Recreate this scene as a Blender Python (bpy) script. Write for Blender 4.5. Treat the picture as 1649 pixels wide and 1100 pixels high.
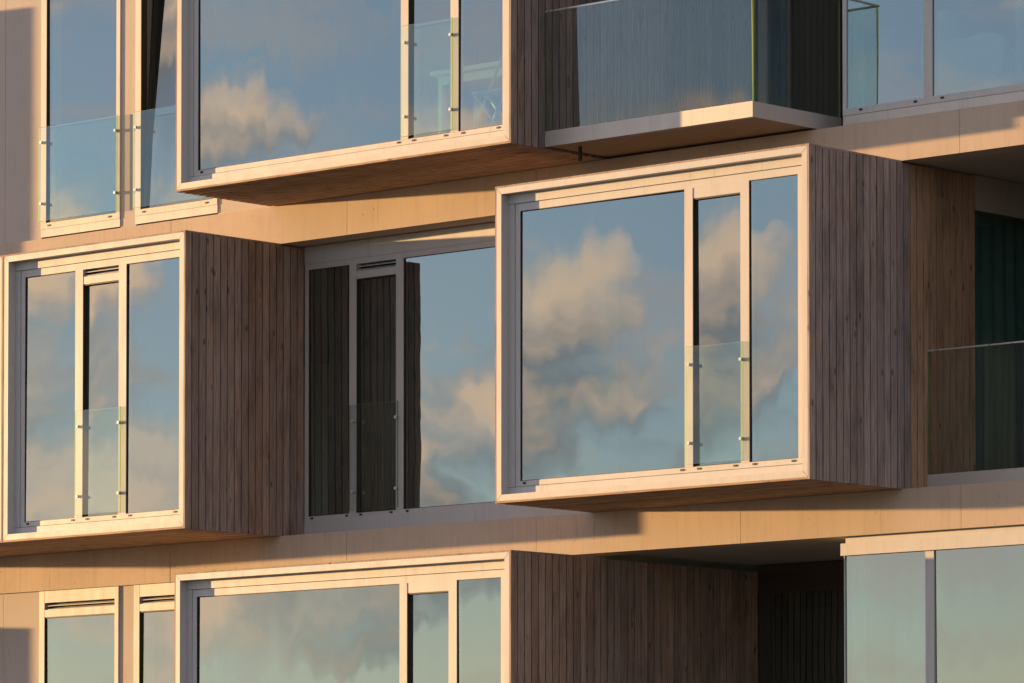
import bpy, math, random
from mathutils import Vector, Matrix
random.seed(11)
R = random.uniform
for o in list(bpy.data.objects): bpy.data.objects.remove(o)
S = bpy.context.scene
COL = S.collection
ZO = 6.1          # height of the middle storey's floor above the ground

# ------------------------------------------------------------------ camera
cam = bpy.data.cameras.new('camera'); co = bpy.data.objects.new('camera', cam); COL.objects.link(co)
cam.sensor_width = 36.0; cam.lens = 36.0 * 7760.93 / 1649; cam.shift_y = 624.33 / 1649
cam.clip_start = 0.5; cam.clip_end = 6000
co.location = (26.8419, -30.5774, -3.4362 + ZO)
co.rotation_euler = (math.radians(90 + 2.232), 0, math.radians(42.503))
S.camera = co

# ------------------------------------------------------------------ light
SUN = Vector((-3.64, -1.0, 0.184)).normalized()          # towards the sun
sun_el = math.asin(SUN.z); sun_rot = math.atan2(SUN.x, SUN.y)
sl = bpy.data.lights.new('sun', 'SUN'); sl.energy = 4.3; sl.angle = math.radians(0.53); sl.color = (1.0, 0.555, 0.205)
so = bpy.data.objects.new('sun', sl); COL.objects.link(so); so.location = (-60, -20, 40)
so.rotation_euler = (-SUN).to_track_quat('-Z', 'Y').to_euler()

S.view_settings.view_transform = 'Standard'; S.view_settings.look = 'None'
S.view_settings.gamma = 1.0; S.view_settings.use_curve_mapping = False
S.view_settings.exposure = 1.5

w = bpy.data.worlds.new('World'); S.world = w; w.use_nodes = True
nt = w.node_tree; nt.nodes.clear()
def N(t, kind, **kw):
    n = t.nodes.new(kind)
    for k, v in kw.items(): setattr(n, k, v)
    return n
def math_n(t, op, a, b=None, clamp=False):
    n = N(t, 'ShaderNodeMath', operation=op, use_clamp=clamp)
    for i, v in enumerate((a, b)):
        if v is None: continue
        if isinstance(v, (int, float)): n.inputs[i].default_value = v
        else: t.links.new(v, n.inputs[i])
    return n.outputs[0]
def vmath(t, op, a, b):
    n = N(t, 'ShaderNodeVectorMath', operation=op)
    for i, v in enumerate((a, b)):
        if isinstance(v, (tuple, list)): n.inputs[i].default_value = v
        else: t.links.new(v, n.inputs[i])
    return n.outputs[0]
def mixc(t, fac, a, b, blend='MIX'):
    n = N(t, 'ShaderNodeMix', data_type='RGBA', blend_type=blend)
    for i, v in ((0, fac), (6, a), (7, b)):
        if isinstance(v, (int, float)): n.inputs[i].default_value = v
        elif isinstance(v, tuple): n.inputs[i].default_value = v if len(v) == 4 else (*v, 1)
        else: t.links.new(v, n.inputs[i])
    return n.outputs[2]
def ramp(t, fac, stops):
    n = N(t, 'ShaderNodeValToRGB'); r = n.color_ramp
    while len(r.elements) > 1: r.elements.remove(r.elements[-1])
    for i, (p, c) in enumerate(stops):
        e = r.elements[0] if i == 0 else r.elements.new(p)
        e.position = p; c = (c, c, c) if isinstance(c, (int, float)) else c
        e.color = (*c, 1)
    t.links.new(fac, n.inputs[0]); return n.outputs[0]
def noise(t, vec, scale, detail=3, rough=0.5, dist=0.0):
    n = N(t, 'ShaderNodeTexNoise'); n.inputs['Scale'].default_value = scale
    n.inputs['Detail'].default_value = detail; n.inputs['Roughness'].default_value = rough
    n.inputs['Distortion'].default_value = dist
    t.links.new(vec, n.inputs['Vector']); return n.outputs['Fac']

COFF = (-0.263, 2.282, -2.779)      # which stretch of the cloud field stands over the place
sky = N(nt, 'ShaderNodeTexSky', sky_type='NISHITA', sun_disc=False)
sky.sun_elevation = sun_el; sky.sun_rotation = sun_rot; sky.altitude = 0; sky.air_density = 0.8; sky.dust_density = 0.1; sky.ozone_density = 2.1
tc = N(nt, 'ShaderNodeTexCoord'); D = tc.outputs['Generated']
# broken evening cumulus: noise on the direction of view, lit from the sun's side
cv = vmath(nt, 'ADD', vmath(nt, 'MULTIPLY', D, (1.0, 1.0, 1.5)), COFF)
d0 = noise(nt, cv, 15.0, 7, 0.5, 0.3)
cs = vmath(nt, 'ADD', cv, (SUN.x * 0.014, SUN.y * 0.014, 0.012))
d1 = noise(nt, cs, 15.0, 7, 0.5, 0.3)
big = noise(nt, cv, 6.0, 2)
dens = math_n(nt, 'ADD', d0, math_n(nt, 'MULTIPLY', math_n(nt, 'SUBTRACT', big, 0.5), 0.7))
cover = ramp(nt, dens, [(0.515, 0.0), (0.57, 0.5), (0.67, 0.95)])
lit = ramp(nt, math_n(nt, 'ADD', math_n(nt, 'MULTIPLY', math_n(nt, 'SUBTRACT', d0, d1), 3.2), 0.5), [(0.34, 0.0), (0.80, 1.0)])
cloud = mixc(nt, lit, (1.35, 1.32, 1.42), (5.6, 3.75, 2.5))
hs = N(nt, 'ShaderNodeHueSaturation'); hs.inputs['Saturation'].default_value = 0.78; nt.links.new(sky.outputs[0], hs.inputs['Color'])
veil = noise(nt, vmath(nt, 'ADD', vmath(nt, 'MULTIPLY', D, (1.0, 1.0, 4.5)), COFF), 13.0, 5, 0.55, 0.4)
wb = mixc(nt, 1.0, hs.outputs[0], (1.05, 0.965, 1.04), 'MULTIPLY')
thin = mixc(nt, ramp(nt, veil, [(0.50, 0.0), (0.72, 0.5)]), wb, (3.2, 2.5, 2.2))
skyc = mixc(nt, cover, thin, cloud)
bg = N(nt, 'ShaderNodeBackground'); bg.inputs[1].default_value = 0.15
nt.links.new(skyc, bg.inputs[0])
wo = N(nt, 'ShaderNodeOutputWorld'); nt.links.new(bg.outputs[0], wo.inputs[0])

# ------------------------------------------------------------------ materials
MATS = {}
def newmat(name):
    m = bpy.data.materials.new(name); m.use_nodes = True; t = m.node_tree; t.nodes.clear()
    out = N(t, 'ShaderNodeOutputMaterial'); MATS[name] = m
    return m, t, out
def principled(t, out, **kw):
    p = N(t, 'ShaderNodeBsdfPrincipled')
    for k, v in kw.items():
        k = k.replace('_', ' ')
        if isinstance(v, (int, float)): p.inputs[k].default_value = v
        elif isinstance(v, tuple): p.inputs[k].default_value = (*v, 1) if len(v) == 3 else v
        else: t.links.new(v, p.inputs[k])
    t.links.new(p.outputs[0], out.inputs[0]); return p
def bump(t, h, strength, dist):
    b = N(t, 'ShaderNodeBump'); b.inputs['Strength'].default_value = strength; b.inputs['Distance'].default_value = dist
    t.links.new(h, b.inputs['Height']); return b.outputs[0]
def gpos(t): return N(t, 'ShaderNodeNewGeometry').outputs['Position']

def mk_metal(name, base, rough=0.42, metallic=0.25):
    m, t, o = newmat(name); g = gpos(t)
    n1 = noise(t, vmath(t, 'MULTIPLY', g, (3, 3, 0.6)), 3.0, 4)
    n2 = noise(t, g, 60.0, 2)
    oi = N(t, 'ShaderNodeObjectInfo')
    v = math_n(t, 'ADD', math_n(t, 'MULTIPLY', n1, 0.16), math_n(t, 'MULTIPLY', oi.outputs['Random'], 0.07))
    c = mixc(t, v, base, tuple(b * 0.55 for b in base))
    run = noise(t, vmath(t, 'MULTIPLY', g, (16, 16, 1.2)), 2.0, 3, 0.6)
    c = mixc(t, ramp(t, run, [(0.58, 0.0), (0.76, 0.4)]), c, tuple(b * 0.5 for b in base))
    principled(t, o, Base_Color=c, Metallic=metallic, Roughness=ramp(t, n1, [(0.3, rough - 0.06), (0.7, rough + 0.08)]), Normal=bump(t, n2, 0.08, 0.002))
mk_metal('aluminium', (0.455, 0.475, 0.505), 0.55, 0.1)
mk_metal('fascia_metal', (0.50, 0.49, 0.48), 0.5, 0.3)
mk_metal('steel', (0.60, 0.60, 0.60), 0.3, 0.5)
m, t, o = newmat('gasket'); principled(t, o, Base_Color=(0.012, 0.012, 0.013), Roughness=0.6)

def mk_concrete(name, base, dark):
    m, t, o = newmat(name); g = gpos(t)
    n1 = noise(t, g, 1.3, 5, 0.6)
    n2 = noise(t, vmath(t, 'MULTIPLY', g, (9, 9, 0.7)), 2.0, 4, 0.6)
    n3 = noise(t, g, 55.0, 3, 0.6)
    v = N(t, 'ShaderNodeTexVoronoi'); v.inputs['Scale'].default_value = 13.0; t.links.new(g, v.inputs['Vector'])
    pore = ramp(t, v.outputs['Distance'], [(0.06, 1.0), (0.12, 0.0)])
    pm = math_n(t, 'MULTIPLY', pore, ramp(t, n1, [(0.45, 0.0), (0.6, 1.0)]))
    c = mixc(t, ramp(t, n1, [(0.3, 0.0), (0.75, 0.7)]), base, dark)
    c = mixc(t, ramp(t, n2, [(0.5, 0.0), (0.75, 0.6)]), c, dark)
    c = mixc(t, math_n(t, 'MULTIPLY', n3, 0.35), c, tuple(b * 0.7 for b in base))
    oi = N(t, 'ShaderNodeObjectInfo'); c = mixc(t, math_n(t, 'MULTIPLY', oi.outputs['Random'], 0.3), c, dark)
    n4 = noise(t, vmath(t, 'MULTIPLY', g, (22, 22, 0.9)), 1.6, 3, 0.6)
    c = mixc(t, math_n(t, 'MULTIPLY', ramp(t, n4, [(0.6, 0.0), (0.72, 0.5)]), ramp(t, n1, [(0.4, 0.0), (0.55, 1.0)])), c, tuple(b * 0.6 for b in dark))
    c = mixc(t, math_n(t, 'MULTIPLY', pm, 0.6), c, tuple(b * 0.35 for b in dark))
    h = math_n(t, 'SUBTRACT', math_n(t, 'MULTIPLY', n3, 0.4), pm)
    principled(t, o, Base_Color=c, Roughness=0.85, Normal=bump(t, h, 0.5, 0.004))
mk_concrete('concrete', (0.54, 0.46, 0.385), (0.37, 0.305, 0.25))
mk_concrete('wall_panel', (0.49, 0.455, 0.43), (0.42, 0.385, 0.36))
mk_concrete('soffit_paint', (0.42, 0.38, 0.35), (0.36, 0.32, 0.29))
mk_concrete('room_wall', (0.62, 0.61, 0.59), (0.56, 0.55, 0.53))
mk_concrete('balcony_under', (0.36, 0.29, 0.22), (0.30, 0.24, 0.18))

# cladding boards: object colour R = weathering, G = darkness
m, t, o = newmat('cladding')
tcn = N(t, 'ShaderNodeTexCoord'); oc = tcn.outputs['Object']; oi = N(t, 'ShaderNodeObjectInfo')
off = N(t, 'ShaderNodeCombineXYZ'); 
for i in range(3): t.links.new(math_n(t, 'MULTIPLY', oi.outputs['Random'], 37.0 + 13 * i), off.inputs[i])
p0 = vmath(t, 'ADD', oc, off.outputs[0])
sep = N(t, 'ShaderNodeSeparateColor'); t.links.new(oi.outputs['Color'], sep.inputs[0])
long_axis = vmath(t, 'MULTIPLY', p0, (28.0, 28.0, 0.9))
g1 = noise(t, long_axis, 2.2, 5, 0.65, 0.6)
g2 = noise(t, vmath(t, 'MULTIPLY', p0, (60.0, 60.0, 2.0)), 2.0, 3)
blot = noise(t, vmath(t, 'MULTIPLY', gpos(t), (1.5, 1.5, 0.9)), 1.6, 4, 0.6)
kn = N(t, 'ShaderNodeTexVoronoi'); kn.inputs['Scale'].default_value = 6.0
t.links.new(vmath(t, 'MULTIPLY', p0, (1.4, 1.4, 0.55)), kn.inputs['Vector'])
knot = ramp(t, kn.outputs['Distance'], [(0.06, 1.0), (0.14, 0.0)])
wfac = math_n(t, 'ADD', sep.outputs[0], math_n(t, 'MULTIPLY', math_n(t, 'SUBTRACT', blot, 0.5), 1.1), True)
fresh = mixc(t, g1, (0.54, 0.35, 0.215), (0.29, 0.175, 0.108))
grey = mixc(t, g1, (0.47, 0.41, 0.40), (0.15, 0.125, 0.124))
c = mixc(t, wfac, fresh, grey)
c = mixc(t, ramp(t, g2, [(0.45, 0.0), (0.72, 0.6)]), c, (0.06, 0.046, 0.042))
c = mixc(t, math_n(t, 'MULTIPLY', knot, 0.75), c, (0.045, 0.03, 0.024))
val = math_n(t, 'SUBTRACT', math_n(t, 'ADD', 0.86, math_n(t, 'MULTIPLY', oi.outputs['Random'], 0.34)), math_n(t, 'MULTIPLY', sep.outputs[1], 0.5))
mot = noise(t, vmath(t, 'MULTIPLY', gpos(t), (3.0, 3.0, 1.1)), 1.5, 5, 0.65)
val = math_n(t, 'MULTIPLY', val, ramp(t, mot, [(0.32, 0.62), (0.5, 0.95), (0.68, 1.0)]))
hv = N(t, 'ShaderNodeHueSaturation'); t.links.new(val, hv.inputs['Value']); t.links.new(c, hv.inputs['Color'])
principled(t, o, Base_Color=hv.outputs[0], Roughness=0.75, Normal=bump(t, math_n(t, 'ADD', g1, math_n(t, 'MULTIPLY', g2, 0.6)), 0.5, 0.003))
# the same board laid along X
def clone_axis(src, name, a, b):
    mm = MATS[src].copy(); mm.name = name; MATS[name] = mm
    for n in mm.node_tree.nodes:
        if n.type == 'VECT_MATH' and n.operation == 'MULTIPLY':
            v = list(n.inputs[1].default_value)
            if v[0] != v[2] and abs(v[0] - 1.5) > 0.01 and abs(v[0] - 3.0) > 0.01: n.inputs[1].default_value = (v[2], v[1], v[0])
clone_axis('cladding', 'soffit_board', 0, 2)

def mk_glass(name, refl, tint, wave):
    m, t, o = newmat(name)
    g = N(t, 'ShaderNodeNewGeometry'); P = g.outputs['Position']; oi = N(t, 'ShaderNodeObjectInfo')
    sh = N(t, 'ShaderNodeCombineXYZ')
    for i in range(3): t.links.new(math_n(t, 'MULTIPLY', oi.outputs['Random'], 21.0 + 17 * i), sh.inputs[i])
    q = vmath(t, 'ADD', P, sh.outputs[0])
    a = noise(t, vmath(t, 'MULTIPLY', q, (1.0, 1.0, 0.9)), 0.9, 1)
    b = noise(t, vmath(t, 'MULTIPLY', q, (4.0, 4.0, 0.45)), 1.5, 1)
    c = noise(t, vmath(t, 'MULTIPLY', q, (1.2, 1.2, 2.0)), 1.6, 2)
    sepc = N(t, 'ShaderNodeSeparateColor'); t.links.new(oi.outputs['Color'], sepc.inputs[0])
    amp = sepc.outputs[0]
    dz = math_n(t, 'ADD', math_n(t, 'MULTIPLY', math_n(t, 'SUBTRACT', b, 0.5), math_n(t, 'MULTIPLY', amp, 0.016 * wave)),
                math_n(t, 'MULTIPLY', math_n(t, 'SUBTRACT', a, 0.5), 0.022 * wave))
    dx = math_n(t, 'MULTIPLY', math_n(t, 'SUBTRACT', c, 0.5), 0.022 * wave)
    pv = N(t, 'ShaderNodeCombineXYZ'); t.links.new(dx, pv.inputs[0]); t.links.new(dz, pv.inputs[2])
    nn = N(t, 'ShaderNodeVectorMath', operation='NORMALIZE')
    t.links.new(vmath(t, 'ADD', g.outputs['Normal'], pv.outputs[0]), nn.inputs[0])
    lw = N(t, 'ShaderNodeLayerWeight'); lw.inputs['Blend'].default_value = 0.5
    fac = math_n(t, 'ADD', math_n(t, 'MULTIPLY', math_n(t, 'POWER', lw.outputs['Facing'], 4.0), 1 - refl), refl)
    gl = N(t, 'ShaderNodeBsdfGlossy'); gl.inputs['Roughness'].default_value = 0.0; gl.inputs['Color'].default_value = (0.93, 1.0, 0.985, 1)
    t.links.new(nn.outputs[0], gl.inputs['Normal'])
    tr = N(t, 'ShaderNodeBsdfTransparent'); tr.inputs['Color'].default_value = (*tint, 1)
    mx = N(t, 'ShaderNodeMixShader'); t.links.new(fac, mx.inputs[0]); t.links.new(tr.outputs[0], mx.inputs[1]); t.links.new(gl.outputs[0], mx.inputs[2])
    t.links.new(mx.outputs[0], o.inputs[0])
mk_glass('window_glass', 0.25, (0.34, 0.52, 0.51), 0.42)
mk_glass('rail_glass', 0.10, (0.93, 0.97, 0.95), 0.35)
m, t, o = newmat('clear_back'); tr = N(t, 'ShaderNodeBsdfTransparent'); tr.inputs['Color'].default_value = (0.95, 0.98, 0.97, 1); t.links.new(tr.outputs[0], o.inputs[0])
m, t, o = newmat('glass_edge'); df = N(t, 'ShaderNodeBsdfDiffuse'); df.inputs[0].default_value = (.18, .32, .13, 1)
tl = N(t, 'ShaderNodeBsdfTranslucent'); tl.inputs[0].default_value = (.24, .42, .13, 1)
ms = N(t, 'ShaderNodeMixShader'); ms.inputs[0].default_value = .6; t.links.new(df.outputs[0], ms.inputs[1]); t.links.new(tl.outputs[0], ms.inputs[2]); t.links.new(ms.outputs[0], o.inputs[0])
m, t, o = newmat('white_paint'); principled(t, o, Base_Color=(0.78, 0.78, 0.76), Roughness=0.5)
m, t, o = newmat('white_cloth'); principled(t, o, Base_Color=mixc(t, noise(t, gpos(t), 4.0, 4), (0.75, 0.75, 0.72), (0.5, 0.5, 0.5)), Roughness=0.9)
m, t, o = newmat('grey_cloth'); principled(t, o, Base_Color=mixc(t, noise(t, gpos(t), 5.0, 4), (0.25, 0.22, 0.22), (0.16, 0.14, 0.15)), Roughness=0.9)
m, t, o = newmat('dark_wood'); principled(t, o, Base_Color=(0.05, 0.035, 0.03), Roughness=0.5)
m, t, o = newmat('ground'); g = gpos(t)
gc = mixc(t, noise(t, g, 0.15, 6, 0.65), (0.15, 0.145, 0.12), (0.22, 0.20, 0.17))
principled(t, o, Base_Color=mixc(t, noise(t, g, 3.0, 5, 0.7), gc, (0.10, 0.10, 0.06)), Roughness=0.95, Normal=bump(t, noise(t, g, 8.0, 4), 0.6, 0.05))

# ------------------------------------------------------------------ mesh helpers
def mesh_boxes(name, boxes):
    vs, fs = [], []
    for (x0, x1, y0, y1, z0, z1) in boxes:
        b = len(vs)
        vs += [(x0, y0, z0), (x1, y0, z0), (x1, y1, z0), (x0, y1, z0), (x0, y0, z1), (x1, y0, z1), (x1, y1, z1), (x0, y1, z1)]
        fs += [tuple(b + i for i in f) for f in ((0, 3, 2, 1), (4, 5, 6, 7), (0, 1, 5, 4), (1, 2, 6, 5), (2, 3, 7, 6), (3, 0, 4, 7))]
    me = bpy.data.meshes.new(name); me.from_pydata(vs, [], fs); me.update(); return me
def link(name, me, mat, parent=None, loc=(0, 0, 0)):
    o = bpy.data.objects.new(name, me); COL.objects.link(o); o.location = loc
    if mat and not me.materials: me.materials.append(MATS[mat])
    if parent is not None: o.parent = parent
    return o
def boxes(name, bl, mat, parent):
    """boxes in storey coordinates (z relative to the middle floor); origin at the first box's base centre"""
    x = (bl[0][0] + bl[0][1]) / 2; y = (bl[0][2] + bl[0][3]) / 2; z = bl[0][4]
    me = mesh_boxes(name, [(a - x, b - x, c - y, d - y, e - z, f - z) for a, b, c, d, e, f in bl])
    return link(name, me, mat, parent, rel(parent, (x, y, z + ZO)))
def wpos(o):
    v = Vector(o.location)
    while o.parent: o = o.parent; v = v + Vector(o.location)
    return v
def rel(parent, p):
    return Vector(p) if parent is None else Vector(p) - wpos(parent)
def prism(name, poly, y0, y1, mat, parent):
    """polygon in x,z drawn counter-clockwise seen from the front, extruded from y0 (front) to y1"""
    n = len(poly); x = sum(p[0] for p in poly) / n; z = min(p[1] for p in poly)
    vs = [(a - x, y0, b - z) for a, b in poly] + [(a - x, y1, b - z) for a, b in poly]
    fs = [tuple(range(n)), tuple(range(2 * n - 1, n - 1, -1))] + [(i, i + n, (i + 1) % n + n, (i + 1) % n) for i in range(n)]
    me = bpy.data.meshes.new(name); me.from_pydata(vs, [], fs); me.update()
    return link(name, me, mat, parent, rel(parent, (x, 0, z + ZO)))
def tube(name, p0, p1, r, mat, parent, n=12):
    p0 = Vector(p0); p1 = Vector(p1); d = (p1 - p0); L = d.length; q = d.to_track_quat('Z', 'Y').to_matrix()
    vs = []; 
    for k in (0, L):
        for i in range(n):
            a = 2 * math.pi * i / n; vs.append(q @ Vector((r * math.cos(a), r * math.sin(a), k)))
    fs = [(i, (i + 1) % n, n + (i + 1) % n, n + i) for i in range(n)] + [tuple(range(n - 1, -1, -1)), tuple(range(n, 2 * n))]
    me = bpy.data.meshes.new(name); me.from_pydata([tuple(v) for v in vs], [], fs); me.update()
    return link(name, me, mat, parent, rel(parent, (p0.x, p0.y, p0.z + ZO)))
def pane(name, x0, x1, z0, z1, y, th, mat, parent, tilt=(0, 0), amp=None):
    """upright pane whose front looks to -Y; front face carries the coated glass"""
    x = (x0 + x1) / 2; w_ = (x1 - x0) / 2; h = z1 - z0; tx, tz = tilt
    def f(X, Z): return X * tx + (Z - h / 2) * tz
    c = [(-w_, 0), (w_, 0), (w_, h), (-w_, h)]
    vs = [(a, f(a, b), b) for a, b in c] + [(a, th + f(a, b), b) for a, b in c]
    fs = [(0, 1, 2, 3), (7, 6, 5, 4)] + [((i + 1) % 4, i, i + 4, (i + 1) % 4 + 4) for i in range(4)]
    me = bpy.data.meshes.new(name); me.from_pydata(vs, [], fs)
    for mm in (mat, 'clear_back', 'glass_edge'): me.materials.append(MATS[mm])
    for i, p in enumerate(me.polygons): p.material_index = 0 if i == 0 else (1 if i == 1 else 2)
    me.update(); o = link(name, me, None, parent, rel(parent, (x, y, z0 + ZO))); o.color = (amp if amp is not None else R(.3, 1.2), 0, 0, 1); return o
def pane_side(name, x, y0, y1, z0, z1, th, mat, parent):
    """upright pane whose front looks to +X"""
    h = z1 - z0; L = y1 - y0
    c = [(0, 0), (L, 0), (L, h), (0, h)]
    vs = [(0, a, b) for a, b in c] + [(-th, a, b) for a, b in c]
    fs = [(0, 1, 2, 3), (7, 6, 5, 4)] + [((i + 1) % 4, i, i + 4, (i + 1) % 4 + 4) for i in range(4)]
    me = bpy.data.meshes.new(name); me.from_pydata(vs, [], fs)
    for mm in (mat, 'clear_back', 'glass_edge'): me.materials.append(MATS[mm])
    for i, p in enumerate(me.polygons): p.material_index = 0 if i == 0 else (1 if i == 1 else 2)
    me.update(); return link(name, me, None, parent, rel(parent, (x, y0, z0 + ZO)))
def rt(): return (R(-.004, .004), R(-.004, .004))

# ------------------------------------------------------------------ setting: ground
me = bpy.data.meshes.new('ground'); s = 3000
me.from_pydata([(-s, -s, 0), (s, -s, 0), (s, s, 0), (-s, s, 0)], [], [(0, 1, 2, 3)]); g = link('ground', me, 'ground'); g['kind'] = 'structure'

# ------------------------------------------------------------------ the building
BLD = bpy.data.objects.new('apartment_building', None); COL.objects.link(BLD); BLD.location = (-2, 3, 0)
BLD['label'] = 'apartment building with timber clad bay windows jutting from concrete floor slabs'
BLD['category'] = 'building'
P = 1.189; XA, XB, YB = -15.0, 8.0, 7.0
def lab(o, text): o['label'] = text; return o

# floor slabs: edge beams in precast lengths with open joints, floor plate behind
JX = [1.38 + 2.28 * k for k in range(-8, 4)]
for zt in (-3.0, 0.0, 3.0, 6.0):
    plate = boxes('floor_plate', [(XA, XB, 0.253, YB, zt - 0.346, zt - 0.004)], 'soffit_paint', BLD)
    for a, b in zip(JX[:-1], JX[1:]):
        e = boxes('slab_edge', [(a + 0.002, b - 0.002, 0 + R(0, .002), 0.25, zt - 0.35, zt)], 'concrete', plate)
# outer shell that closes the rooms
rw = boxes('rear_wall', [(XA, XB, YB, YB + 0.3, -6.1, .3), (XA, XB, YB, YB + .3, 2.3, 9.4), (XA, .6, YB, YB + .3, .3, 2.3), (6.4, XB, YB, YB + .3, .3, 2.3)], 'wall_panel', BLD)
pane('window_pane', .601, 6.399, .301, 2.299, YB + .15, .012, 'rail_glass', rw)  # unseen rear window, opening and pane added to brighten the middle storey's rooms
boxes('end_wall', [(XA - 0.3, XA, 0.03, YB + 0.3, -6.1, 9.4)], 'wall_panel', BLD)
boxes('end_wall', [(XB, XB + 0.3, 0.03, YB + 0.3, -6.1, 9.4)], 'wall_panel', BLD)
boxes('roof', [(XA - 0.3, XB + 0.3, 0.0, YB + 0.3, 9.4, 9.7)], 'concrete', BLD)
boxes('ground_floor_wall', [(XA, XB, 0.15, 0.35, -6.1, -3.351)], 'wall_panel', BLD)
boxes('upper_wall', [(XA, XB, 0.05, 0.25, 6.0, 9.4)], 'wall_panel', BLD)
boxes('room_partition', [(-4.4, -4.3, 0.4, YB, 3.0, 5.65)], 'room_wall', BLD)
boxes('room_partition', [(-4.4, -4.3, 0.4, YB, -3.0, -0.35)], 'room_wall', BLD)
for z in (3.0, -3.0):
    boxes('party_wall', [(2.45, 2.60, 0.12, YB, z, z + 2.645)], 'room_wall', BLD)
pwl = boxes('party_wall', [(5.60, 5.75, 0.1, YB, 0, 2.645)], 'gasket', BLD)

PW = 0.0862
def cladding(parent, x, y0, y1, z0, z1, wfun, dark, side=1):
    """upright boards on a side wall whose outer face is at x, looking to +X (side 1) or -X"""
    n = max(1, round((y1 - y0) / PW)); pw = (y1 - y0) / n; gap = 0.013
    me = mesh_boxes('plank', [(-0.02, 0, 0, pw - gap, 0, z1 - z0)] if side == 1 else [(0, 0.02, 0, pw - gap, 0, z1 - z0)])
    me.materials.append(MATS['cladding'])
    for i in range(n):
        o = link('plank', me, None, parent, rel(parent, (x + R(-.0015, .0), y0 + i * pw, z0 + ZO)))
        y = y0 + (i + 0.5) * pw
        o.color = (max(0, min(1, wfun(y) + R(-.12, .12))), max(0, dark + R(-.08, .08)), 0, 1)
    # dark breather membrane behind the joints
    xi = x - 0.021 if side == 1 else x + 0.021
    boxes('batten_board', [(min(xi, xi - .01 * side), max(xi, xi - .01 * side), y0 + .004, y1 - .004, z0 + .004, z1 - .004)], 'gasket', parent)
def soffit(parent, x0, x1, y0, y1, z0, wv):
    n = round((y1 - y0) / PW); pw = (y1 - y0) / n
    me = mesh_boxes('soffit_board', [(0, x1 - x0, 0, pw - 0.012, 0, 0.018)]); me.materials.append(MATS['soffit_board'])
    for i in range(n):
        o = link('soffit_board', me, None, parent, rel(parent, (x0, y0 + i * pw, z0 + ZO + R(0, .001))))
        o.color = (max(0, wv + R(-.1, .15)), R(0, .12), 0, 1)

def soffit_back(parent, x0, x1, y0, y1, z0): boxes('batten_board', [(x0, x1, y0, y1, z0 + .019, z0 + .03)], 'gasket', parent)
def weeps(parent, xs, y, z):
    for x in xs: boxes('weep_cap', [(x - .016, x + .016, y - .006, y + .002, z, z + .016)], 'gasket', parent)
def balustrade(parent, x0, x1, z0, z1, y):
    g = pane('balustrade_glass', x0, x1, z0, z1, y, 0.012, 'rail_glass', parent)
    for x in (x0 + 0.035, x1 - 0.02):
        for z in (z0 + 0.17, z1 - 0.145):
            tube('glass_clip', (x, y + 0.031, z), (x, y - 0.010, z), 0.0145, 'steel', parent)
def blade(parent, x0, x1, yf, zc):
    w_ = (x1 - x0) / 2; x = (x0 + x1) / 2
    sec = [(.010, 0), (.014, 0), (.048, .017), (.048, .021), (.010, .005)]
    vs = [(-w_, a, b) for a, b in sec] + [(w_, a, b) for a, b in sec]; n = len(sec)
    fs = [tuple(range(n)), tuple(range(2 * n - 1, n - 1, -1))] + [((i + 1) % n, i, i + n, (i + 1) % n + n) for i in range(n)]
    me = bpy.data.meshes.new('louvre_slat'); me.from_pydata(vs, [], fs); me.update()
    return link('louvre_slat', me, 'aluminium', parent, rel(parent, (x, yf, zc + ZO)))
def door_head(parent, x0, x1, yf, ztop, louvre):
    """what fills the opening above the narrow door leaf; returns the top of the glass"""
    if louvre:
        boxes('frame_rail', [(x0, x1, yf, yf + .06, ztop - .135, ztop - .067)], 'aluminium', parent)
        for k in range(2):
            zc = ztop - .062 + k * .032
            blade(parent, x0 + .001, x1 - .001, yf, zc)
        boxes('vent_back', [(x0, x1, yf + .056, yf + .06, ztop - .067, ztop)], 'gasket', parent)
        return ztop - .135
    boxes('filler_panel', [(x0, x1, yf + .001, yf + .06, ztop - .085, ztop)], 'aluminium', parent)
    return ztop - .085
def door(parent, x0, x1, z0, z1, yf, tilt):
    """narrow opening leaf set back in a black reveal"""
    gk = .012
    boxes('door_gasket', [(x0, x0 + .004, yf + .004, yf + .058, z0, z1), (x1 - .004, x1, yf + .004, yf + .058, z0, z1),
                          (x0 + .004, x1 - .004, yf + .004, yf + .058, z1 - gk, z1), (x0 + .004, x1 - .004, yf + .004, yf + .058, z0, z0 + .006)], 'gasket', parent)
    pane('door_pane', x0 + .005, x1 - .005, z0 + .007, z1 - gk - .001, yf + .036, .02, 'window_glass', parent, tilt)
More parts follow.
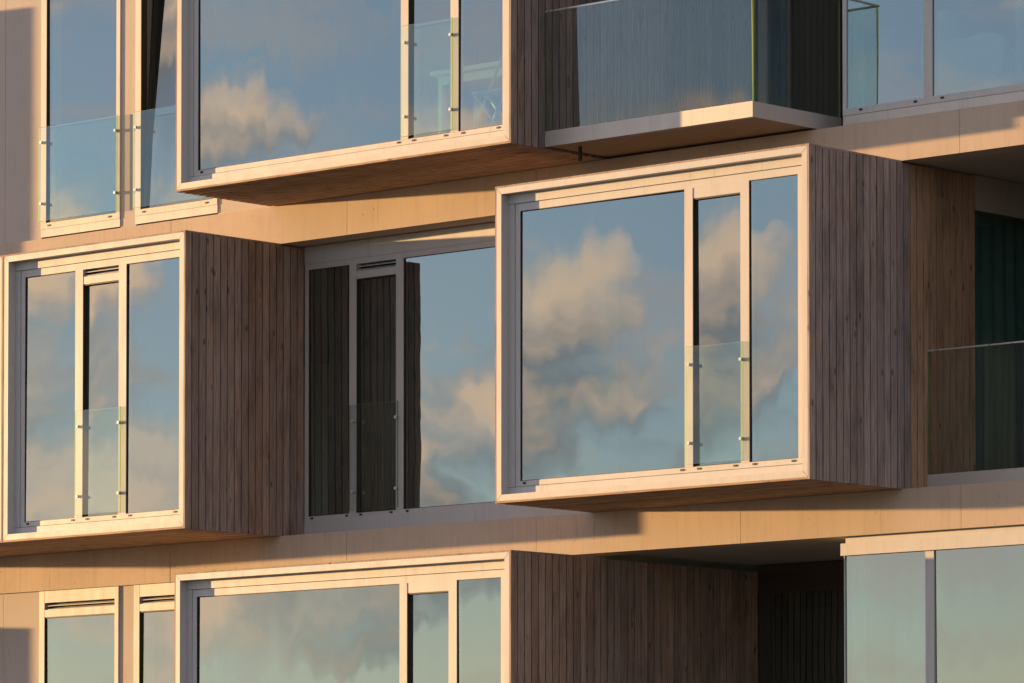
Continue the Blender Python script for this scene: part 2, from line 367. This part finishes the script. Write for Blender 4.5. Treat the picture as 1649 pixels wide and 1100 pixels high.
def glazing(parent, xs, z0, z1, yf, louvre, big=None, bal=True, jamb=.052, rail_b=.044, rail_t=.062, caps=True, dooridx=1):
    """xs = edges of glass: [g0,g1,d0,d1,h0,h1]; frame face at yf; glass z0..z1"""
    g0, g1, d0, d1, h0, h1 = xs; ya, yb = yf, yf + .06
    boxes('frame_rail', [(g0 - jamb, h1 + jamb, ya, yb, z1, z1 + rail_t)], 'aluminium', parent)
    boxes('frame_rail', [(g0 - jamb, h1 + jamb, ya, yb, z0 - rail_b, z0)], 'aluminium', parent)
    boxes('frame_jamb', [(g0 - jamb, g0, ya - .001, yb, z0 + .0, z1)], 'aluminium', parent)
    boxes('frame_jamb', [(h1, h1 + jamb, ya - .001, yb, z0 + .0, z1)], 'aluminium', parent)
    boxes('mullion', [(g1, d0, ya - .003, yb, z0, z1)], 'aluminium', parent)
    boxes('mullion', [(d1, h0, ya - .003, yb, z0, z1)], 'aluminium', parent)
    e = .005
    for a, b in ((g0, g1), (h0, h1)):
        boxes('glazing_bead', [(a, a + e, yf + .004, yf + .03, z0, z1), (b - e, b, yf + .004, yf + .03, z0, z1), (a + e, b - e, yf + .004, yf + .03, z1 - e, z1), (a + e, b - e, yf + .004, yf + .03, z0, z0 + e)], 'gasket', parent)
        sb = abs(big[0][0]) * (b - a) / 2 if (big and a == g0) else 0      # a leaning pane sits a little deeper in its rebate
        pane('window_pane', a + e, b - e, z0 + e, z1 - e, yf + .014 + sb, .02, 'window_glass', parent, *(big if (big and a == g0) else (rt(), R(.3, 1.1))))
    zt = door_head(parent, d0, d1, yf, z1, louvre)
    door(parent, d0, d1, z0, zt, yf, rt())
    if bal: balustrade(parent, g1 + .034, h0 - .044, z0 + .02, z0 + .97, yf - .034)
    if caps: weeps(parent, [g0 + .05, g1 - .03, d0 + .06, d1 - .06, h0 + .05, h1 - .05], yf, z0 - .026)

def bay(label, X0, X1, z0, z1, yside, xs, louvre, wfun, dark, sw, left_clad=True, right_clad=True, detailed=True, big=None):
    """a projecting box window: carcass > lips, boards, frame, panes"""
    t_ = .018; x0, x1, a, b = X0 + t_, X1 - .02, z0 + t_, z1 - .016
    lw, ld = .053, .085; th = .05
    car = boxes('bay_window', [(x0, x1, -P + ld + .02, .0 if not detailed else .3, a, a + th), (x0, x1, -P + ld + .02, .3, b - th, b),
                (x0, x0 + th, -P + ld + .02, max(.3, 0), a + th, b - th), (x1 - .06, x1 - .012, -P + ld + .02, yside, a + th, b - th)], 'room_wall', BLD)
    lab(car, label)
    ya, yb = -P, -P + ld + .03; m_ = .0022
    xi0, xi1, zi0, zi1 = x0 + lw, x1 - lw, a + lw, b - lw
    prism('lip', [(x0, a), (x1, a), (xi1 - m_, zi0), (xi0 + m_, zi0)], ya, yb, 'aluminium', car)
    prism('lip', [(x0, b), (xi0 + m_, zi1), (xi1 - m_, zi1), (x1, b)], ya, yb, 'aluminium', car)
    prism('lip', [(x0, a + 2 * m_), (xi0, zi0 + m_), (xi0, zi1 - m_), (x0, b - 2 * m_)], ya, yb, 'aluminium', car)
    prism('lip', [(x1, a + 2 * m_), (x1, b - 2 * m_), (xi1, zi1 - m_), (xi1, zi0 + m_)], ya, yb, 'aluminium', car)
    yh = -P + ld; gz0, gz1 = z0 + .182, z1 - .213; yf = yh + .009
    boxes('header_panel', [(xi0 + .001, xi1 - .001, yh, yh + .03, gz1 + .067, zi1 - .001)], 'aluminium', car)
    boxes('sill_panel', [(xi0 + .001, xi1 - .001, yh, yh + .03, zi0 + .001, gz0 - .049)], 'aluminium', car)
    g0, h1 = xs[0], xs[5]
    boxes('side_panel', [(xi0 + .001, g0 - .056, yh, yh + .03, gz0 - .045, gz1 + .063)], 'aluminium', car)
    boxes('side_panel', [(h1 + .056, xi1 - .001, yh, yh + .03, gz0 - .045, gz1 + .063)], 'aluminium', car)
    glazing(car, xs, gz0, gz1, yf, louvre, big)
    # timber skin
    boxes('edge_board', [(X0, X1, -P + .001, .0 - .002, z1 - .015, z1)], 'cladding', car).color = (.8, .1, 0, 1)
    soffit_back(car, x0 + .06, x1 - .002, -P + ld + .031, -.01, z0 - .0115)
    soffit(car, X0 + .001, X1 - .021, -P + .001, -.003, z0, sw)
    cladding(car, X1, -P + .0, yside, z0 - .001 if yside < .5 else z0, z1 - .016, wfun, dark)
    if left_clad: cladding(car, X0, -P + .002, -.002, z0 + .019, z1 - .016, lambda y: .7, .1, -1)
    return car

grey_to = lambda y: .95 if y < .12 else .0
bay('large timber bay window whose big pane mirrors a golden cloud, next to a glass balcony', -4.146, -.102, 3.0, 5.65, 2.03,
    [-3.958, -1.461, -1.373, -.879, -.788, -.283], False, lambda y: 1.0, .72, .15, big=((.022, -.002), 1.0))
bay('timber bay window with a wide pane full of peach cloud under the glass balcony', -.283, 3.079, 0.0, 2.65, .98,
    [-.084, 1.713, 1.80, 2.30, 2.389, 2.889], False, grey_to, .05, .1, big=((.015, .001), .6))
bay('narrow timber bay window with a louvred vent above its door pane', -6.44, -4.016, 0.0, 2.65, .305,
    [-6.243, -5.558, -5.457, -4.979, -4.88, -4.19], True, lambda y: .95 if y < -.7 else .8, .12, .05)
bay('timber bay window seen only as a sliver, sharing a joint with the louvred bay', -9.80, -6.441, 0.0, 2.65, .03,
    [-9.60, -7.80, -7.71, -7.21, -7.12, -6.635], True, lambda y: .6, .1, .05)
bay('lower timber bay window beside the dark recessed loggia', -4.146, -.102, -3.04, -.393, 2.03,
    [-3.958, -1.470, -1.383, -.898, -.805, -.302], False, lambda y: .6, .16, .1)
# neighbours further along the front that throw their shadow onto the panelled wall
for z0, z1 in ((3.0, 5.47), (-3.04, -.47)):
    bay('timber bay window further along the front', -15.0, -11.82, z0, z1, .03,
        [-14.8, -13.2, -13.11, -12.61, -12.52, -12.02], True, lambda y: .6, .1, .05)

# ---- recessed window between the two middle bays
cw = boxes('recessed_window', [(-4.014, -.285, .30, .37, .002, .145)], 'aluminium', BLD)
lab(cw, 'shaded recessed window between two bays, mirroring timber cladding and cloud')
glazing(cw, [-3.967, -3.446, -3.36, -2.864, -2.772, -.34], .19, 2.437, .307, True, jamb=.045, rail_t=.05)
boxes('header_panel', [(-4.014, -.285, .302, .37, 2.488, 2.648)], 'aluminium', cw)
cladding(cw, -.283, -.001, .305, .0, 2.648, lambda y: .4, .1, -1)

# ---- tall windows in the panelled wall on the left (upper and lower storey)
def wall_panel(x0, x1, z0, z1): boxes('wall_panel', [(x0 + .002, x1 - .002, .03, .09, z0, z1)], 'wall_panel', BLD)
def tall_window(label, x0, x1, z0, z1, louvre, tilt_open=False):
    yf = .016
    w_ = boxes('tall_window', [(x0, x1, yf + .004, .09, z0 + .018, z0 + .092)], 'aluminium', BLD); lab(w_, label)
    g0, g1 = x0 + .074, x1 - .05; zb, zt = z0 + .15, z1 - .03 - .085
    boxes('frame_rail', [(x0, x1, yf, .09, z0 + .094, zb)], 'aluminium', w_)
    boxes('frame_jamb', [(x0, g0, yf - .001, .09, zb, z1 - .004)], 'aluminium', w_)
    boxes('frame_jamb', [(g1, x1, yf - .001, .09, zb, z1 - .004)], 'aluminium', w_)
    boxes('header_panel', [(g0, g1, yf, .09, zt, z1 - .004)], 'aluminium', w_)
    zg = zt
    if louvre:
        for k in range(2):
            zc = zt - .066 + k * .033
            blade(w_, g0 + .001, g1 - .001, yf, zc)
        boxes('vent_back', [(g0, g1, yf + .06, yf + .07, zt - .068, zt)], 'gasket', w_)
        boxes('frame_rail', [(g0, g1, yf, .09, zt - .135, zt - .068)], 'aluminium', w_); zg = zt - .135
    boxes('door_gasket', [(g0, g0 + .004, yf + .004, .09, zb, zg), (g1 - .004, g1, yf + .004, .09, zb, zg), (g0 + .004, g1 - .004, yf + .004, .09, zg - .012, zg), (g0 + .004, g1 - .004, yf + .004, .09, zb, zb + .006)], 'gasket', w_)
    if tilt_open:     # the sash is tipped inwards at the top
        sx0, sx1 = g0 + .02, g1 - .006; h = zg - zb - .03; ang = math.radians(3.2)
        piv = (0, .05, zb + .01)
        def tip(o): 
            o.rotation_euler = (-ang, 0, 0)
        s = boxes('tilted_sash', [(sx0, sx0 + .035, -.02, .03, 0 + zb + .01, zb + .01 + h)], 'gasket', w_); s.location = rel(w_, ((sx0 + .0175), .055, zb + .01 + ZO)); tip(s)
        pn = pane('door_pane', sx0 + .036, sx1, zb + .012, zb + .01 + h, .055, .02, 'window_glass', w_); tip(pn)
    else:
        pane('door_pane', g0 + .005, g1 - .005, zb + .007, zg - .013, yf + .024, .02, 'window_glass', w_, rt())
    weeps(w_, [g0 + .04, g1 - .09], yf, zb - .034)
    balustrade(w_, x0 + .004, x1 - .008, zb + .015, zb + .915, yf - .034)
    return w_
for z0, nm in ((3.0, 'upper'), (-3.0, 'lower')):
    z1 = z0 + 2.65
    wall_panel(XA, -10.1, z0, z1); wall_panel(-10.1, -7.80, z0, z1); wall_panel(-7.80, -7.273, z0, z1)
    wall_panel(-6.174, -5.962, z0, z1); wall_panel(-4.864, -4.126, z0, z1)
    boxes('wall_core', [(XA, -7.30, .095, .3, z0, z1), (-6.15, -5.99, .095, .3, z0, z1), (-4.84, -4.30, .095, .3, z0, z1)], 'room_wall', BLD)
tall_window('tall window with glass balustrade beside the shadowed wall panel, above the slab', -7.273, -6.174, 3.0, 5.65, False)
tall_window('tall window tipped open behind its glass balustrade, partly behind the big bay', -5.962, -4.864, 3.0, 5.65, False, True)
tall_window('tall louvred window under the slab next to a half shadowed wall panel', -7.273, -6.174, -3.0, -.35, True)
tall_window('tall louvred window mostly covered by the lower bay', -5.962, -4.864, -3.0, -.35, True)

# ---- right hand glazed rooms at the slab edge
def corner_glazing(label, z0, z1, head):
    c_ = boxes('corner_window', [(2.432, 8.0, .055, .12, z0 + .012, z0 + .088)], 'fascia_metal', BLD); lab(c_, label)
    yf = .05
    boxes('frame_rail', [(2.432, 8.0, yf, .12, z0 + .09, z0 + .146)], 'aluminium', c_)
    boxes('frame_rail', [(2.42, 8.0, yf - .03 if head else yf, .12, z1 - .155, z1 - .056)], 'aluminium', c_)
    boxes('frame_jamb', [(2.432, 2.47 if not head else 2.44, yf, .12, z0 + .146, z1 - .155)], 'aluminium', c_)
    boxes('packing_strip', [(2.44, 8.0, yf + .012, .12, z1 - .055, z1 + .003 - .006)], 'aluminium', c_)
    ms = [2.47 if not head else 2.44, 3.264, 3.35, 5.3, 5.39, 7.9]
    for a, b in ((ms[1], ms[2]), (ms[3], ms[4])): boxes('mullion', [(a, b, yf - .002, .12, z0 + .146, z1 - .155)], 'aluminium', c_)
    for a, b in ((ms[0], ms[1]), (ms[2], ms[3]), (ms[4], ms[5])):
        pane('window_pane', a + .002, b - .002, z0 + .147, z1 - .156, yf + .014, .02, 'window_glass', c_, rt())
    weeps(c_, [2.62, 3.18, 3.45, 5.2], yf, z0 + .115)
    return c_
corner_glazing('corner glazing beside the glass balcony with an armchair behind it', 3.0, 5.65, False)
corner_glazing('pale green corner glazing beside the dark recessed loggia', -3.0, -.35, True)

# ---- loggias: back windows
def loggia_back(label, x0, x1, y, z0, z1, post='dark_wood'):
    l = boxes('loggia_window', [(x0, x1, y, y + .08, z0 + .002, z0 + .15)], 'fascia_metal', BLD); lab(l, label)
    boxes('header_panel', [(x0, x1, y, y + .08, z1 - .25, z1)], 'dark_wood', l)
    boxes('frame_jamb', [(x0, x0 + .09, y, y + .08, z0 + .15, z1 - .25)], post, l)
    n = 2; w_ = (x1 - x0 - .09) / n
    for k in range(n):
        a = x0 + .09 + k * w_
        if k: boxes('mullion', [(a - .03, a + .03, y, y + .08, z0 + .15, z1 - .25)], 'gasket', l)
        pane('window_pane', a + (.03 if k else .001), a + w_ - .031, z0 + .151, z1 - .251, y + .02, .02, 'window_glass', l, rt())
loggia_back('dark loggia window behind the glass balcony', -.10, 2.448, 2.03, 3.0, 5.648, 'fascia_metal')
loggia_back('black loggia window beyond the lower timber side wall', -.10, 2.448, 2.03, -3.0, -.352)
cladding(pwl, 5.57, .4, 3.39, 0.004, 2.64, lambda y: .4, .0, -1)
loggia_back('window closing the middle loggia', 3.10, 5.568, 3.4, 0.0, 2.648)
sg = boxes('side_window', [(2.98, 3.07, .985, 3.398, .002, .20)], 'fascia_metal', BLD); lab(sg, 'dark teal side window of the middle loggia behind the timber side wall')
boxes('header_panel', [(2.98, 3.07, .985, 3.398, 2.36, 2.648)], 'soffit_paint', sg)
pane_side('window_pane', 3.05, .99, 3.39, .201, 2.359, .02, 'window_glass', sg)
# balustrade of the middle loggia
lb = boxes('loggia_balustrade', [(3.081, 5.566, .315, .36, .012, .133)], 'fascia_metal', BLD); lab(lb, 'frameless glass balustrade of the middle loggia on a grey metal fascia')
pane('balustrade_glass', 3.083, 5.56, .135, 1.132, .33, .014, 'rail_glass', lb)
boxes('top_rail', [(3.081, 5.566, .322, .352, 1.133, 1.145)], 'steel', lb)

# ---- glass balcony of the upper storey
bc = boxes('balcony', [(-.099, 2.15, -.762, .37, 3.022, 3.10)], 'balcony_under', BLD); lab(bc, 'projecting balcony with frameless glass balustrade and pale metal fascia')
boxes('fascia', [(-.098, 2.162, -.774, -.764, 3.014, 3.143)], 'fascia_metal', bc)
boxes('fascia', [(2.152, 2.1615, -.763, .37, 3.015, 3.142)], 'fascia_metal', bc)
boxes('drip_trim', [(.8, 2.13, -.745, -.725, 3.012, 3.021)], 'aluminium', bc)
pane('balustrade_glass', -.096, 2.148, 3.144, 4.146, -.766, .014, 'rail_glass', bc, (0.0, -.018))
pane_side('balustrade_glass', 2.158, -.748, .36, 3.144, 4.146, .014, 'rail_glass', bc)
boxes('top_rail', [(-.097, 2.163, -.772, -.746, 4.147, 4.161)], 'steel', bc)
boxes('top_rail', [(2.138, 2.163, -.745, .36, 4.147, 4.161)], 'steel', bc)
tube('drain_spout', (.10, -.55, 2.90), (.10, -.55, 3.03), .016, 'gasket', bc)

# ------------------------------------------------------------------ things seen through the glass
def empty(name, loc, label, cat):
    e = bpy.data.objects.new(name, None); COL.objects.link(e); e.location = (loc[0], loc[1], loc[2] + ZO); e['label'] = label; e['category'] = cat; return e
fz = 3.07
tb = empty('table', (-1.0, -.45, fz), 'white table standing behind the glass of the large bay', 'table')
boxes('table_top', [(-1.45, -.45, -.75, -.15, fz + .70, fz + .74)], 'white_paint', tb)
boxes('apron', [(-1.40, -.50, -.70, -.20, fz + .62, fz + .699)], 'white_paint', tb)
for x in (-1.40, -.55):
    for y in (-.70, -.25): boxes('leg', [(x, x + .05, y, y + .05, fz, fz + .619)], 'white_paint', tb)
ch = empty('folding_chair', (-.55, -.9, fz), 'white folding chair with crossed legs beside the white table', 'chair')
boxes('seat', [(-.75, -.38, -.98, -.80, fz + .43, fz + .455)], 'white_paint', ch)
for y in (-.985, -.795):
    tube('leg', (-.80, y, fz), (-.30, y, fz + .85), .014, 'white_paint', ch)
    tube('leg', (-.34, y, fz), (-.72, y, fz + .43), .014, 'white_paint', ch)
boxes('backrest', [(-.335, -.315, -.97, -.81, fz + .66, fz + .82)], 'white_paint', ch)

def blob(name, c, r, mat, parent, p=3.0):
    import bmesh
    bm = bmesh.new(); bmesh.ops.create_icosphere(bm, subdivisions=4, radius=1.0)
    for v in bm.verts:
        n = (abs(v.co.x) ** p + abs(v.co.y) ** p + abs(v.co.z) ** p) ** (1 / p)
        v.co = Vector((v.co.x / n * r[0], v.co.y / n * r[1], v.co.z / n * r[2]))
        v.co += Vector((math.sin(v.co.z * 9 + v.co.y * 5), math.sin(v.co.x * 8), math.sin(v.co.x * 7 + v.co.y * 9))) * .012
    me = bpy.data.meshes.new(name); bm.to_mesh(me); bm.free()
    for f in me.polygons: f.use_smooth = True
    return link(name, me, mat, parent, rel(parent, (c[0], c[1], c[2] + ZO)))
ac = empty('armchair', (3.3, .75, 3.0), 'armchair under a pale throw behind the corner glazing', 'armchair')
blob('seat', (3.4, .75, 3.28), (.42, .38, .26), 'white_cloth', ac, 5)
blob('backrest', (3.08, .75, 3.55), (.14, .38, .42), 'white_cloth', ac, 4)
blob('armrest', (3.4, .45, 3.45), (.40, .10, .22), 'white_cloth', ac, 4)
blob('armrest', (3.4, 1.08, 3.45), (.40, .10, .22), 'white_cloth', ac, 4)
sf = empty('sofa', (5.0, .8, 3.0), 'low grey sofa with cushions behind the corner glazing', 'sofa')
blob('seat', (4.7, .85, 3.24), (.85, .42, .22), 'white_cloth', sf, 6)
blob('backrest', (4.7, 1.2, 3.5), (.85, .12, .42), 'grey_cloth', sf, 6)
blob('cushion', (4.25, .75, 3.55), (.22, .12, .2), 'grey_cloth', sf, 3)
blob('cushion', (4.75, .8, 3.52), (.24, .12, .18), 'grey_cloth', sf, 3)

def curtain(x0, x1, y, z0, z1, mat, label, n=14):
    vs, fs = [], []; m_ = n * 6; h = z1 - z0
    for i in range(m_ + 1):
        u = i / m_; x = (u - .5) * (x1 - x0)
        for k in range(5):
            v = k / 4; yy = .035 * math.sin(u * n * 2 * math.pi + .5 * math.sin(v * 2)) * (1 - .35 * v) + .012 * math.sin(u * 17)
            vs.append((x, yy, v * h))
    for i in range(m_):
        for k in range(4): fs.append((i * 5 + k, (i + 1) * 5 + k, (i + 1) * 5 + k + 1, i * 5 + k + 1))
    me = bpy.data.meshes.new('curtain'); me.from_pydata(vs, [], fs); me.update()
    for f in me.polygons: f.use_smooth = True
    c_ = link('curtain', me, mat, None, ((x0 + x1) / 2, y, z0 + ZO))
    md = c_.modifiers.new('thickness', 'SOLIDIFY'); md.thickness = .004
    c_['label'] = label; c_['category'] = 'curtain'; return c_
curtain(-3.95, -2.82, .55, .06, 2.6, 'grey_cloth', 'pleated curtain behind the shaded recessed window beside the timber bay', 12)
sc = curtain(-1.2, 1.2, .0, .06, 2.6, 'white_cloth', 'pleated curtain added to lighten the dark teal side window of the middle loggia', 16)
sc.rotation_euler = (0, 0, math.radians(90)); sc.location = (2.90, 2.2, .06 + ZO)  # white cloth added behind the side glass so it reads teal, not black
curtain(2.66, 3.05, .42, -2.95, -.40, 'white_cloth', 'pale curtain behind the corner glazing beside the dark loggia', 5)
curtain(3.9, 4.15, .42, 3.05, 5.6, 'white_cloth', 'pale curtain behind the corner glazing over the armchair', 4)
